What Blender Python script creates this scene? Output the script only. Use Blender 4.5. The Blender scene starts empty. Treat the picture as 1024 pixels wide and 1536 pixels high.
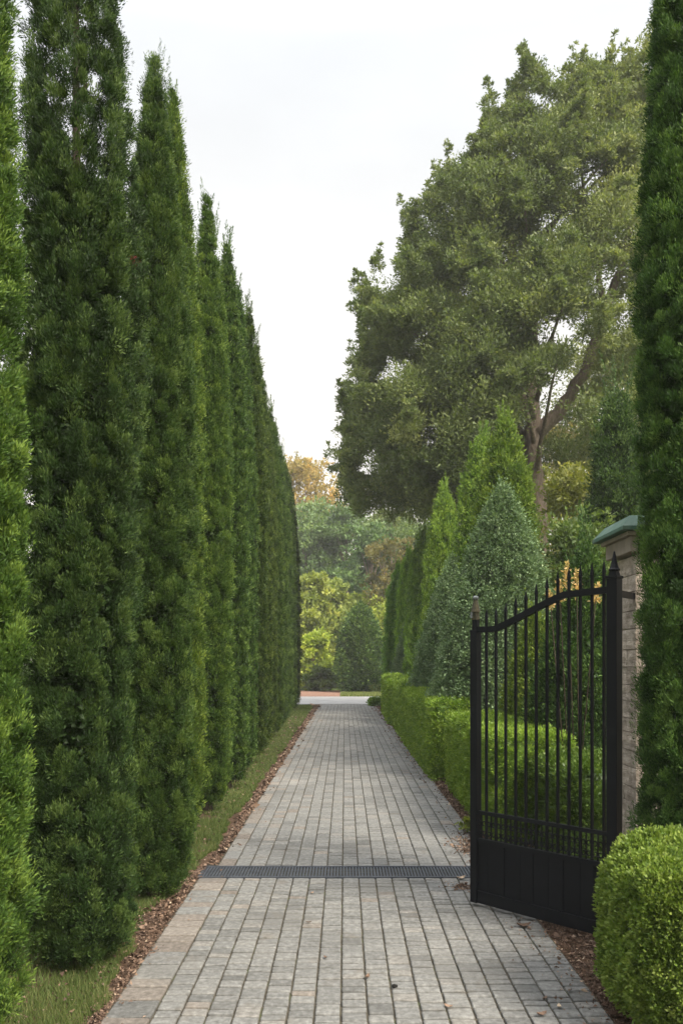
import bpy, bmesh, math, random
import numpy as np
from mathutils import Vector, Matrix

SC = bpy.context.scene
COL = SC.collection
R_ = math.radians

# ------------------------------------------------------------------ camera, world, sun, exposure
cam_d = bpy.data.cameras.new("camera")
cam = bpy.data.objects.new("camera", cam_d)
COL.objects.link(cam)
cam.location = (0, 0, 1.6)
cam.rotation_euler = (R_(90), 0, 0)
cam_d.sensor_fit = 'VERTICAL'
cam_d.sensor_height = 36.0
cam_d.sensor_width = 24.0
cam_d.lens = 1250 / 1536 * 36
cam_d.shift_y = 227 / 1536
cam_d.shift_x = -5 / 1536
cam_d.clip_end = 1000
cam_d.dof.use_dof = True
cam_d.dof.focus_distance = 6.5
cam_d.dof.aperture_fstop = 5.6
SC.camera = cam

SUN_EL, SUN_AZ = R_(44), R_(138)          # azimuth measured from +Y (down the drive) towards +X
world = bpy.data.worlds.new("World")
SC.world = world
world.use_nodes = True
wt = world.node_tree
wt.nodes.clear()
w_out = wt.nodes.new('ShaderNodeOutputWorld')
w_bg = wt.nodes.new('ShaderNodeBackground')
w_sky = wt.nodes.new('ShaderNodeTexSky')
w_sky.sky_type = 'NISHITA'
w_sky.sun_disc = False
w_sky.sun_elevation = SUN_EL
w_sky.sun_rotation = SUN_AZ
w_sky.air_density = 1.2
w_sky.dust_density = 3.0
w_geo = wt.nodes.new('ShaderNodeTexCoord')
w_sep = wt.nodes.new('ShaderNodeSeparateXYZ')
w_ramp = wt.nodes.new('ShaderNodeValToRGB')
el = w_ramp.color_ramp.elements
el[0].position = 0.0; el[0].color = (6.5, 5.95, 5.1, 1)
el[1].position = 1.0; el[1].color = (26, 26, 26, 1)
e = el.new(0.30); e.color = (6.3, 6.05, 5.65, 1)
e = el.new(0.60); e.color = (5.45, 5.55, 5.6, 1)
e = el.new(0.74); e.color = (10.0, 10.2, 10.6, 1)
w_noise = wt.nodes.new('ShaderNodeTexNoise')
w_noise.inputs['Scale'].default_value = 2.2
w_noise.inputs['Detail'].default_value = 5
w_map = wt.nodes.new('ShaderNodeMapping')
w_map.inputs['Scale'].default_value = (1, 1, 3.0)
w_nr = wt.nodes.new('ShaderNodeMapRange')
w_nr.inputs['From Min'].default_value = 0.3
w_nr.inputs['From Max'].default_value = 0.7
w_nr.inputs['To Min'].default_value = 0.86
w_nr.inputs['To Max'].default_value = 1.04
w_mul = wt.nodes.new('ShaderNodeVectorMath'); w_mul.operation = 'SCALE'
w_mix = wt.nodes.new('ShaderNodeMixRGB'); w_mix.inputs[0].default_value = 0.88
L = wt.links.new
L(w_geo.outputs['Generated'], w_sep.inputs[0])
L(w_sep.outputs['Z'], w_ramp.inputs[0])
L(w_geo.outputs['Generated'], w_map.inputs[0])
L(w_map.outputs[0], w_noise.inputs['Vector'])
L(w_noise.outputs['Fac'], w_nr.inputs['Value'])
L(w_ramp.outputs[0], w_mul.inputs[0])
L(w_nr.outputs[0], w_mul.inputs['Scale'])
L(w_sky.outputs[0], w_mix.inputs[1])
L(w_mul.outputs[0], w_mix.inputs[2])
L(w_mix.outputs[0], w_bg.inputs['Color'])
w_bg.inputs['Strength'].default_value = 0.1
L(w_bg.outputs[0], w_out.inputs[0])

sun_d = bpy.data.lights.new("sun", 'SUN')
sun_d.energy = 4.3
sun_d.angle = R_(22)
sun_d.color = (1.0, 0.91, 0.77)
sun = bpy.data.objects.new("sun", sun_d)
COL.objects.link(sun)
sdir = Vector((math.sin(SUN_AZ) * math.cos(SUN_EL), math.cos(SUN_AZ) * math.cos(SUN_EL), math.sin(SUN_EL)))
sun.rotation_euler = sdir.to_track_quat('Z', 'Y').to_euler()

SC.view_settings.view_transform = 'Standard'
SC.view_settings.look = 'None'
SC.view_settings.gamma = 1
SC.view_settings.exposure = 0.98
SC.render.resolution_x = 682
SC.render.resolution_y = 1024
SC.cycles.max_bounces = 6
SC.cycles.diffuse_bounces = 3
SC.cycles.glossy_bounces = 2
SC.cycles.transmission_bounces = 4
SC.cycles.volume_bounces = 0
SC.cycles.use_denoising = True
F = 1250.0


def at(px, Y, py=None):
    """world X (and Z) of a point seen at column px / row py of the photograph when it stands Y metres away"""
    x = (px - 517) / F * Y
    return x if py is None else (x, 1.6 + (995 - py) / F * Y)


# ------------------------------------------------------------------ materials
def nodes_of(name):
    m = bpy.data.materials.new(name)
    m.use_nodes = True
    nt = m.node_tree
    nt.nodes.clear()
    return m, nt, nt.nodes.new('ShaderNodeOutputMaterial')


def ramp(nt, stops, fac=None):
    r = nt.nodes.new('ShaderNodeValToRGB')
    e = r.color_ramp.elements
    e[0].position, e[0].color = stops[0][0], (*stops[0][1], 1)
    e[1].position, e[1].color = stops[-1][0], (*stops[-1][1], 1)
    for p, c in stops[1:-1]:
        x = e.new(p)
        x.color = (*c, 1)
    if fac is not None:
        nt.links.new(fac, r.inputs[0])
    return r


def foliage_mat(name, stops, trans=0.3, rough=0.55, spec=0.3, tcol=(1.25, 1.3, 0.55)):
    m, nt, out = nodes_of(name)
    a = nt.nodes.new('ShaderNodeAttribute'); a.attribute_name = 'tint'
    r = ramp(nt, stops, a.outputs['Fac'])
    oi = nt.nodes.new('ShaderNodeObjectInfo')
    mul = nt.nodes.new('ShaderNodeMixRGB'); mul.blend_type = 'MULTIPLY'; mul.inputs[0].default_value = 1
    nt.links.new(r.outputs[0], mul.inputs[1]); nt.links.new(oi.outputs['Color'], mul.inputs[2])
    p = nt.nodes.new('ShaderNodeBsdfPrincipled')
    p.inputs['Roughness'].default_value = rough
    p.inputs['Specular IOR Level'].default_value = spec
    nt.links.new(mul.outputs[0], p.inputs['Base Color'])
    t = nt.nodes.new('ShaderNodeBsdfTranslucent')
    m2 = nt.nodes.new('ShaderNodeMixRGB'); m2.blend_type = 'MULTIPLY'; m2.inputs[0].default_value = 1
    m2.inputs[2].default_value = (*tcol, 1)
    nt.links.new(mul.outputs[0], m2.inputs[1]); nt.links.new(m2.outputs[0], t.inputs['Color'])
    mx = nt.nodes.new('ShaderNodeMixShader'); mx.inputs[0].default_value = trans
    nt.links.new(p.outputs[0], mx.inputs[1]); nt.links.new(t.outputs[0], mx.inputs[2])
    nt.links.new(mx.outputs[0], out.inputs[0])
    return m


def surf_mat(name, stops, scale=8, detail=8, rough=0.8, bump=0.3, bscale=60, bdist=0.004, spec=0.3, metallic=0, stretch=(1, 1, 1),
             attr=None, spots=None):
    m, nt, out = nodes_of(name)
    tc = nt.nodes.new('ShaderNodeTexCoord')
    mp = nt.nodes.new('ShaderNodeMapping'); mp.inputs['Scale'].default_value = stretch
    nt.links.new(tc.outputs['Object'], mp.inputs[0])
    n = nt.nodes.new('ShaderNodeTexNoise'); n.inputs['Scale'].default_value = scale; n.inputs['Detail'].default_value = detail
    n.inputs['Roughness'].default_value = 0.65
    nt.links.new(mp.outputs[0], n.inputs['Vector'])
    r = ramp(nt, stops, n.outputs['Fac'])
    col = r.outputs[0]
    if attr:
        a = nt.nodes.new('ShaderNodeAttribute'); a.attribute_name = 'tint'
        ar = ramp(nt, attr, a.outputs['Fac'])
        mu = nt.nodes.new('ShaderNodeMixRGB'); mu.blend_type = 'MULTIPLY'; mu.inputs[0].default_value = 1
        nt.links.new(col, mu.inputs[1]); nt.links.new(ar.outputs[0], mu.inputs[2])
        col = mu.outputs[0]
    if spots:
        for sc_, lo, hi, c, amt in spots:
            n2 = nt.nodes.new('ShaderNodeTexNoise'); n2.inputs['Scale'].default_value = sc_; n2.inputs['Detail'].default_value = 6
            nt.links.new(tc.outputs['Object'], n2.inputs['Vector'])
            mr = nt.nodes.new('ShaderNodeMapRange'); mr.inputs['From Min'].default_value = lo; mr.inputs['From Max'].default_value = hi
            mr.inputs['To Max'].default_value = amt
            nt.links.new(n2.outputs['Fac'], mr.inputs['Value'])
            mu = nt.nodes.new('ShaderNodeMixRGB'); mu.inputs[2].default_value = (*c, 1)
            nt.links.new(mr.outputs[0], mu.inputs[0]); nt.links.new(col, mu.inputs[1])
            col = mu.outputs[0]
    p = nt.nodes.new('ShaderNodeBsdfPrincipled')
    p.inputs['Roughness'].default_value = rough
    p.inputs['Specular IOR Level'].default_value = spec
    p.inputs['Metallic'].default_value = metallic
    nt.links.new(col, p.inputs['Base Color'])
    if bump:
        nb = nt.nodes.new('ShaderNodeTexNoise'); nb.inputs['Scale'].default_value = bscale; nb.inputs['Detail'].default_value = 6
        nt.links.new(mp.outputs[0], nb.inputs['Vector'])
        b = nt.nodes.new('ShaderNodeBump'); b.inputs['Strength'].default_value = bump; b.inputs['Distance'].default_value = bdist
        nt.links.new(nb.outputs['Fac'], b.inputs['Height']); nt.links.new(b.outputs[0], p.inputs['Normal'])
    nt.links.new(p.outputs[0], out.inputs[0])
    return m


M = {}
M['cypress'] = foliage_mat('cypress_foliage', [(0, (0.022, 0.042, 0.010)), (0.5, (0.055, 0.102, 0.024)), (1, (0.165, 0.225, 0.055))], 0.25, 0.6, 0.25)
M['thuja'] = foliage_mat('thuja_foliage', [(0, (0.050, 0.100, 0.015)), (0.5, (0.110, 0.185, 0.024)), (1, (0.22, 0.30, 0.05))], 0.3, 0.6, 0.25)
M['holly'] = foliage_mat('holly_foliage', [(0, (0.045, 0.082, 0.036)), (0.5, (0.090, 0.145, 0.068)), (0.75, (0.14, 0.205, 0.105)), (1, (0.24, 0.31, 0.18))], 0.2, 0.6, 0.25)
M['box'] = foliage_mat('box_foliage', [(0, (0.055, 0.110, 0.016)), (0.5, (0.120, 0.200, 0.026)), (1, (0.230, 0.310, 0.060))], 0.32, 0.5, 0.3)
M['broad'] = foliage_mat('broadleaf_foliage', [(0, (0.070, 0.095, 0.034)), (0.6, (0.135, 0.160, 0.058)), (1, (0.240, 0.245, 0.095))], 0.35, 0.5, 0.3)
M['gold'] = foliage_mat('backlit_gold_foliage', [(0, (0.16, 0.13, 0.04)), (0.6, (0.32, 0.23, 0.08)), (1, (0.52, 0.33, 0.14))], 0.45, 0.5, 0.2, (1.3, 1.1, 0.6))  # gold leaf colour stands in for warm backlight
M['grass'] = foliage_mat('grass_blades', [(0, (0.05, 0.080, 0.022)), (0.5, (0.090, 0.128, 0.036)), (0.8, (0.17, 0.18, 0.07)), (1, (0.20, 0.21, 0.09))], 0.3, 0.6, 0.2)
M['litter'] = foliage_mat('leaf_litter', [(0, (0.06, 0.042, 0.032)), (0.45, (0.15, 0.098, 0.072)), (0.75, (0.28, 0.195, 0.14)), (1, (0.60, 0.49, 0.36))], 0.05, 0.8, 0.1, (1, 1, 1))
M['red'] = foliage_mat('red_petals', [(0, (0.35, 0.02, 0.04)), (1, (0.6, 0.08, 0.12))], 0.3, 0.5, 0.2, (1, 1, 1))
M['bark'] = surf_mat('bark', [(0.3, (0.10, 0.075, 0.058)), (0.7, (0.30, 0.235, 0.19))], 6, 8, 0.9, 0.8, 14, 0.05, stretch=(3, 3, 0.6))
M['darkbark'] = surf_mat('dark_bark', [(0.3, (0.025, 0.018, 0.013)), (0.7, (0.08, 0.06, 0.045))], 20, 8, 0.9, 0.8, 60, 0.01, stretch=(3, 3, 0.6))
M['soil'] = surf_mat('soil', [(0.3, (0.030, 0.020, 0.014)), (0.5, (0.065, 0.042, 0.028)), (0.72, (0.14, 0.085, 0.055))], 14, 12, 0.95, 0.8, 40, 0.02, 0.1)
M['lawn'] = surf_mat('lawn_soil', [(0.3, (0.035, 0.055, 0.015)), (0.6, (0.075, 0.110, 0.028)), (0.75, (0.11, 0.10, 0.05))], 5, 12, 0.95, 0.8, 40, 0.02, 0.1)
M['mulch'] = surf_mat('red_mulch', [(0.3, (0.13, 0.075, 0.052)), (0.7, (0.25, 0.15, 0.11))], 6, 12, 0.95, 0.6, 30, 0.03, 0.1)
M['joint'] = surf_mat('joint_sand', [(0.3, (0.035, 0.031, 0.024)), (0.55, (0.075, 0.066, 0.050)), (0.7, (0.06, 0.075, 0.03))], 9, 10, 0.95, 0.5, 200, 0.003, 0.1)
M['road'] = surf_mat('pale_road', [(0.3, (0.20, 0.198, 0.195)), (0.7, (0.29, 0.285, 0.28))], 1.5, 8, 0.7, 0.2, 120, 0.003)
M['paver'] = surf_mat('paver_concrete', [(0.28, (0.085, 0.083, 0.077)), (0.5, (0.142, 0.142, 0.136)), (0.72, (0.228, 0.228, 0.218))], 34, 12, 0.85, 0.75, 190, 0.004, 0.25,
                      attr=[(0, (0.66, 0.66, 0.66)), (0.5, (0.98, 0.98, 0.98)), (0.8, (1.1, 1.09, 1.07)), (0.87, (1.18, 1.06, 0.97)), (1, (0.84, 0.73, 0.66))],
                      spots=[(1.3, 0.54, 0.70, (0.10, 0.098, 0.092), 0.7), (5.0, 0.60, 0.72, (0.12, 0.105, 0.085), 0.5), (0.6, 0.6, 0.75, (0.36, 0.34, 0.31), 0.35), (38.0, 0.66, 0.74, (0.07, 0.065, 0.055), 0.55)])
M['iron'] = surf_mat('black_painted_iron', [(0.3, (0.0035, 0.0045, 0.006)), (0.7, (0.006, 0.0075, 0.010))], 9, 6, 0.5, 0.15, 50, 0.002, 0.16,
                     spots=[(7.0, 0.62, 0.78, (0.030, 0.030, 0.028), 0.3)])
M['grate'] = surf_mat('cast_iron_grate', [(0.3, (0.030, 0.035, 0.045)), (0.7, (0.060, 0.068, 0.082))], 12, 8, 0.55, 0.4, 90, 0.002, 0.4, metallic=0.2)
M['dark'] = surf_mat('drain_pit', [(0.3, (0.006, 0.006, 0.006)), (0.7, (0.015, 0.014, 0.012))], 9, 4, 0.95, 0)
M['stone'] = surf_mat('rough_stone', [(0.25, (0.27, 0.235, 0.20)), (0.5, (0.43, 0.385, 0.335)), (0.75, (0.60, 0.555, 0.49))], 17, 12, 0.9, 1.0, 75, 0.012, 0.2,
                      attr=[(0, (0.8, 0.78, 0.76)), (1, (1.1, 1.06, 1.02))],
                      spots=[(4.0, 0.50, 0.72, (0.17, 0.135, 0.11), 0.7), (9.0, 0.6, 0.7, (0.10, 0.10, 0.07), 0.5)])
M['coping'] = surf_mat('cut_stone', [(0.3, (0.22, 0.19, 0.155)), (0.7, (0.38, 0.33, 0.28))], 6, 10, 0.85, 0.4, 60, 0.006, 0.2, stretch=(1, 1, 0.4),
                       spots=[(5.0, 0.5, 0.75, (0.12, 0.105, 0.085), 0.6)])
M['copper'] = surf_mat('green_copper', [(0.3, (0.035, 0.085, 0.062)), (0.7, (0.065, 0.135, 0.10))], 5, 8, 0.6, 0.15, 30, 0.003, 0.35,
                       spots=[(8.0, 0.52, 0.7, (0.15, 0.20, 0.16), 0.5)])
M['brass'] = surf_mat('weathered_brass', [(0.3, (0.03, 0.032, 0.025)), (0.7, (0.12, 0.10, 0.05))], 40, 6, 0.5, 0.4, 120, 0.002, 0.5, metallic=0.5)
M['zinc'] = surf_mat('weathered_zinc', [(0.35, (0.05, 0.065, 0.07)), (0.7, (0.26, 0.28, 0.26))], 90, 8, 0.5, 0.4, 120, 0.002, 0.5, metallic=0.4)


# ------------------------------------------------------------------ object helpers
def link(name, me, mat=None, parent=None, loc=(0, 0, 0), rz=0):
    o = bpy.data.objects.new(name, me)
    COL.objects.link(o)
    o.location = loc
    o.rotation_euler = (0, 0, rz)
    if parent is not None:
        o.parent = parent
    if mat is not None:
        me.materials.append(mat)
    return o


def tag(o, label=None, cat=None, group=None, kind=None):
    for k, v in (('label', label), ('category', cat), ('group', group), ('kind', kind)):
        if v:
            o[k] = v
    return o


def empty(name, loc=(0, 0, 0), rz=0, label=None, cat=None, group=None):
    o = bpy.data.objects.new(name, None)
    COL.objects.link(o)
    o.location = loc
    o.rotation_euler = (0, 0, rz)
    o.empty_display_size = 0.2
    return tag(o, label, cat, group)


def copy_tree(o, loc, rz, scale, label, group=None):
    c = o.copy(); COL.objects.link(c)
    c.location = loc; c.rotation_euler = (0, 0, rz); c.scale = scale
    c['label'] = label
    if group:
        c['group'] = group
    for ch in o.children:
        d = ch.copy(); COL.objects.link(d); d.parent = c
        for g in ch.children:
            k = g.copy(); COL.objects.link(k); k.parent = d
    return c


def quads_mesh(name, V, tint):
    """V: (n,4,3) quads, each with its own vertices"""
    n = len(V)
    me = bpy.data.meshes.new(name)
    me.vertices.add(4 * n)
    me.vertices.foreach_set('co', np.ascontiguousarray(V, dtype=np.float32).ravel())
    idx = np.arange(4 * n, dtype=np.int32)
    ed = np.empty((n, 4, 2), np.int32)
    q = idx.reshape(n, 4)
    ed[:, :, 0] = q
    ed[:, :, 1] = np.roll(q, -1, axis=1)
    me.edges.add(4 * n)
    me.edges.foreach_set('vertices', ed.ravel())
    me.loops.add(4 * n)
    me.loops.foreach_set('vertex_index', idx)
    me.loops.foreach_set('edge_index', idx)
    me.polygons.add(n)
    me.polygons.foreach_set('loop_start', idx[::4].copy())
    at_ = me.attributes.new('tint', 'FLOAT', 'FACE')
    at_.data.foreach_set('value', np.clip(tint, 0, 1).astype(np.float32))
    me.update()
    return me


def unit(v):
    return v / np.maximum(np.linalg.norm(v, axis=-1, keepdims=True), 1e-9)


def kites(rng, P, D, Ln, Wd, fold=0.25, wpos=0.45):
    """leaf quads from base points P along D"""
    n = len(P)
    D = unit(D)
    S = unit(np.cross(D, rng.normal(size=(n, 3))))
    N = np.cross(S, D)
    Ln = np.broadcast_to(Ln, (n,))[:, None]
    Wd = np.broadcast_to(Wd, (n,))[:, None]
    mid = P + D * Ln * wpos
    lift = N * Wd * fold
    V = np.empty((n, 4, 3))
    V[:, 0] = P
    V[:, 1] = mid + S * Wd * 0.5 + lift
    V[:, 2] = P + D * Ln - lift * 0.6
    V[:, 3] = mid - S * Wd * 0.5 + lift
    return V


def ball(rng, n):
    v = unit(rng.normal(size=(n, 3)))
    return v * (rng.random((n, 1)) ** 0.45)


def loft(rings):
    """rings: (k, m, 3) -> quads (with own verts)"""
    a = rings[:-1]
    b = rings[1:]
    V = np.stack([a, np.roll(a, -1, 1), np.roll(b, -1, 1), b], axis=2)
    return V.reshape(-1, 4, 3)


def tube_mesh(name, paths, m=8, knob=0.0, rng=None):
    """paths: list of [(x,y,z,r), ...] joined into one tapered limb mesh"""
    verts, faces = [], []
    for pts in paths:
        pts = [tuple(map(float, p)) for p in pts]
        base = len(verts)
        k = len(pts)
        for i, (x, y, z, r) in enumerate(pts):
            a = Vector(pts[max(i - 1, 0)][:3]); b = Vector(pts[min(i + 1, k - 1)][:3])
            d = (b - a).normalized()
            u = d.cross(Vector((0.31, 0.95, 0.05))).normalized()
            w = d.cross(u)
            for j in range(m):
                t = 2 * math.pi * j / m
                rr = r * (1 + (knob * (random.random() - 0.5) if knob else 0))
                verts.append(Vector((x, y, z)) + u * (rr * math.cos(t)) + w * (rr * math.sin(t)))
        for i in range(k - 1):
            for j in range(m):
                j2 = (j + 1) % m
                faces.append((base + i * m + j, base + i * m + j2, base + (i + 1) * m + j2, base + (i + 1) * m + j))
        faces.append(tuple(base + (k - 1) * m + j for j in range(m)))
        faces.append(tuple(base + j for j in reversed(range(m))))
    me = bpy.data.meshes.new(name)
    me.from_pydata(verts, [], faces)
    me.polygons.foreach_set('use_smooth', [True] * len(me.polygons))
    me.update()
    return me


class BM:
    """collects boxes and prisms, builds ONE mesh"""
    def __init__(self):
        self.bm = bmesh.new()

    def box(self, c, s, rz=0, bev=0.0, taper=1.0):
        r = bmesh.ops.create_cube(self.bm, size=1)
        vs = r['verts']
        for v in vs:
            k = taper if v.co.z > 0 else 1
            v.co = Vector((v.co.x * s[0] * k, v.co.y * s[1] * k, v.co.z * s[2]))
        if bev:
            es = list({e for v in vs for e in v.link_edges})
            rb = bmesh.ops.bevel(self.bm, geom=es, offset=bev, segments=2, profile=0.5, affect='EDGES')
            vs = list({v for f in rb['faces'] for v in f.verts} | {v for v in vs if v.is_valid})
        m = Matrix.Translation(c) @ Matrix.Rotation(rz, 4, 'Z')
        bmesh.ops.transform(self.bm, matrix=m, verts=vs)
        return self

    def cone(self, c, r1, r2, h, seg=8, rz=0):
        r = bmesh.ops.create_cone(self.bm, cap_ends=True, segments=seg, radius1=r1, radius2=r2, depth=h)
        bmesh.ops.transform(self.bm, matrix=Matrix.Translation(Vector(c) + Vector((0, 0, h / 2))) @ Matrix.Rotation(rz, 4, 'Z'), verts=r['verts'])
        return self

    def sphere(self, c, s, seg=10):
        r = bmesh.ops.create_uvsphere(self.bm, u_segments=seg, v_segments=seg // 2 + 2, radius=1)
        bmesh.ops.transform(self.bm, matrix=Matrix.Translation(c) @ Matrix.Diagonal((*s, 1)), verts=r['verts'])
        return self

    def sweep(self, pts, hw, hh, y0=0):
        """rectangular bar along a polyline in the xz plane"""
        k = len(pts)
        rings = []
        for i, (x, z) in enumerate(pts):
            a = Vector(pts[max(i - 1, 0)]); b = Vector(pts[min(i + 1, k - 1)])
            d = (b - a).normalized()
            n = Vector((-d.y, d.x))
            rings.append([self.bm.verts.new((x + n.x * sz * hh, y0 + sy * hw, z + n.y * sz * hh)) for sy, sz in ((-1, -1), (1, -1), (1, 1), (-1, 1))])
        for i in range(k - 1):
            for j in range(4):
                self.bm.faces.new((rings[i][j], rings[i][(j + 1) % 4], rings[i + 1][(j + 1) % 4], rings[i + 1][j]))
        self.bm.faces.new(rings[0][::-1]); self.bm.faces.new(rings[-1])
        return self

    def build(self, name, mat, parent=None, loc=(0, 0, 0), rz=0, smooth=False):
        bmesh.ops.recalc_face_normals(self.bm, faces=self.bm.faces)
        me = bpy.data.meshes.new(name)
        self.bm.to_mesh(me); self.bm.free()
        if smooth:
            me.polygons.foreach_set('use_smooth', [True] * len(me.polygons))
        return link(name, me, mat, parent, loc, rz)


# ------------------------------------------------------------------ foliage generators
def lobes(rng, low=0.06, bil=0.22, ms=(4, 7), kz=1.4):
    cs = [(rng.integers(1, 4), rng.uniform(0.5, 2.0), rng.uniform(0, 6.28)) for _ in range(4)]
    bs = [(rng.integers(*ms), rng.uniform(-kz, kz), rng.uniform(0, 6.28), rng.uniform(0.7, 2.0), rng.uniform(0, 6.28)) for _ in range(3)]

    def f(th, z):
        a = sum(np.cos(m * th + k * z + p) for m, k, p in cs) * low / 2
        b = 0
        for m, k, p, kk, pp in bs:
            b = b + np.abs(np.cos(m * th / 2 * 1.0 + k * z + p + 0.5 * np.cos(kk * z + pp)))
        return a + bil * (b / 3 - 0.62)
    return f


CYP = ([0, .015, .05, .2, .5, .7, .82, .92, 1], [.6, .84, .95, 1, 1, .84, .62, .33, .03])
COL_ = ([0, .03, .1, .3, .6, .8, .93, 1], [.6, .85, .97, 1, .96, .76, .40, .04])
CONE = ([0, .04, .12, .25, .5, .75, .9, 1], [.75, .95, 1, .97, .80, .48, .24, .03])


def spindle(name, seed, H, Rr, z0, prof, n_cl, per, Ln, Wd, cs=0.07, up=0.9, out=0.55, rnd=0.5, low=0.06, bil=0.22, ms=(4, 7),
            shoots=30, core=0.62, core_top=1.0, lean=(0, 0), tint_mu=0.5, tint_sd=0.24, holes=None, kz=1.4, shoot_l=0.28, lump=None, lump_a=0.50, fill=0.0):
    rng = np.random.default_rng(seed)
    pf = lambda t: np.interp(t, *prof)
    lb = lobes(rng, low, bil, ms, kz)
    env = lambda th, z: Rr * pf((z - z0) / (H - z0)) * (1 + lb(th, z))
    tt = np.linspace(0, 1, 400)
    w = np.cumsum(pf(tt) + 0.08); w /= w[-1]
    t = np.interp(rng.random(n_cl), w, tt)
    z = z0 + (H - z0) * t
    th = rng.uniform(0, 2 * np.pi, n_cl)
    wl = lump or max(0.10, Rr * 0.42)
    kv = unit(rng.normal(size=(6, 3))) * (np.pi / wl) * rng.uniform(0.7, 1.3, (6, 1)) * np.array([1, 1, 0.6])
    kp = rng.uniform(0, 6.28, 6)

    def lumps(th, z):
        r = Rr
        x, y = r * np.cos(th), r * np.sin(th)
        return sum(np.abs(np.cos(kv[j, 0] * x + kv[j, 1] * y + kv[j, 2] * z + kp[j])) for j in range(6)) / 6 - 0.64
    env0 = env
    env = lambda th, z: env0(th, z) * (1 + lump_a * lumps(th, z))
    rad = env(th, z) * (0.68 + 0.32 * rng.random(n_cl) ** 0.45)
    C = np.stack([rad * np.cos(th), rad * np.sin(th), z], 1)
    if fill:
        m = rng.random(n_cl) < fill
        C[m, :2] *= rng.random((m.sum(), 1)) ** 0.5
    if holes is not None:
        keep = holes(C, rng)
        C, th = C[keep], th[keep]
    n_cl = len(C)
    ct = rng.normal(tint_mu, tint_sd, n_cl)
    csz = cs * np.clip(np.exp(rng.normal(-0.05, 0.38, n_cl)), 0.4, 2.0)
    cd = unit(np.stack([np.cos(th) * out, np.sin(th) * out, np.full(n_cl, up)], 1) + rng.normal(size=(n_cl, 3)) * 0.25)
    i = np.repeat(np.arange(n_cl), per)
    off = ball(rng, len(i)) * csz[i][:, None] * np.array([1, 1, 1.35])
    P = C[i] + off
    D = cd[i] + off / csz[i][:, None] * 0.55 + rng.normal(size=(len(i), 3)) * rnd
    k = rng.uniform(0.6, 1.3, len(i))
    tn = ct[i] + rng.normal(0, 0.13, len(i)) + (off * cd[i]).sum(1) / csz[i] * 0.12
    Vs = [kites(rng, P, D, Ln * k, Wd * k)]
    Ts = [tn]
    if shoots:
        t = np.interp(rng.random(shoots) * 0.5 + 0.5, w, tt)
        t = np.clip(t, 0.35, 0.99)
        t[: shoots // 4] = rng.uniform(0.9, 1.0, shoots // 4)
        z = z0 + (H - z0) * t
        th = rng.uniform(0, 2 * np.pi, shoots)
        r = env(th, z) * 0.95
        B = np.stack([r * np.cos(th), r * np.sin(th), z], 1)
        sl = shoot_l * rng.uniform(0.5, 1.2, shoots) * np.clip(Rr / 0.3, 0.7, 3)
        i = np.repeat(np.arange(shoots), 70)
        u = rng.random(len(i))
        dirs = unit(np.stack([np.cos(th) * 0.15, np.sin(th) * 0.15, np.ones(shoots)], 1) + rng.normal(size=(shoots, 3)) * 0.08)
        P = B[i] + dirs[i] * (u * sl[i])[:, None] + rng.normal(size=(len(i), 3)) * ((1 - u) * 0.022 * max(1, Ln / 0.03))[:, None]
        Vs.append(kites(rng, P, dirs[i] * 1.4 + rng.normal(size=(len(i), 3)) * 0.45, Ln, Wd * 0.8))
        Ts.append(rng.normal(tint_mu + 0.05, 0.15, len(i)))
    if core:
        zz = np.linspace(z0, z0 + (H - z0) * min(core_top, 0.97), 110)
        ang = np.linspace(0, 2 * np.pi, 40, endpoint=False)
        A, Z = np.meshgrid(ang, zz)
        fade = np.clip((z0 + (H - z0) * core_top - Z) / (0.25 * Rr + 0.15), 0.02, 1) ** 0.5
        rr_ = np.interp(zz, zz, pf((zz - z0) / (H - z0))) * fade[:, 0]
        cw = np.cumsum(rr_ + 0.02); cw /= cw[-1]
        Lc = Rr * 0.11
        nc = int(2 * np.pi * Rr * core * (H - z0) * 0.8 * 3.6 / (0.5 * Lc * Lc * 0.7))
        z = np.interp(rng.random(nc), cw, zz)
        th = rng.uniform(0, 6.28, nc)
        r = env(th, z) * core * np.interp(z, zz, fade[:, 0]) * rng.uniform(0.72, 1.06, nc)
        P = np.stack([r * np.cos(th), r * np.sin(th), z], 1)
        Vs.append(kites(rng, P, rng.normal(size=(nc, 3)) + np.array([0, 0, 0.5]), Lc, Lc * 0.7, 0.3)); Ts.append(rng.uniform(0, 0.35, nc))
    V = np.concatenate(Vs)
    T = np.concatenate(Ts)
    h = np.clip((V[..., 2:3]) / H, 0, 1)
    V[..., 0:1] += lean[0] * h ** 2
    V[..., 1:2] += lean[1] * h ** 2
    return quads_mesh(name, V, T)


def evergreen(name, label, cat, group, loc, mat, seed, H, Rr, z0=0.12, trunk_r=0.05, color=(1, 1, 1), rz=0, **kw):
    root = empty(name, loc, rz, label, cat, group)
    c = link('crown', spindle(name + '_crown', seed, H, Rr, z0, **kw), M[mat], root)
    c.color = (*color, 1)
    rng = random.Random(seed)
    link('trunk', tube_mesh('trunk', [[(0, 0, -0.05, trunk_r * 1.3), (0.01, 0, z0 + 0.1, trunk_r), (0, 0.01, H * 0.5, trunk_r * 0.6), (0, 0, H * 0.9, trunk_r * 0.15)]] +
         [[(0, 0, H * k, trunk_r * 0.4), (Rr * 0.6 * (1 - k) * math.cos(a), Rr * 0.6 * (1 - k) * math.sin(a), H * k + Rr * 0.6, trunk_r * 0.12)]
          for k, a in [(rng.uniform(0.1, 0.8), rng.uniform(0, 6.28)) for _ in range(14)]]), M['darkbark'], root)
    return root


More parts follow.
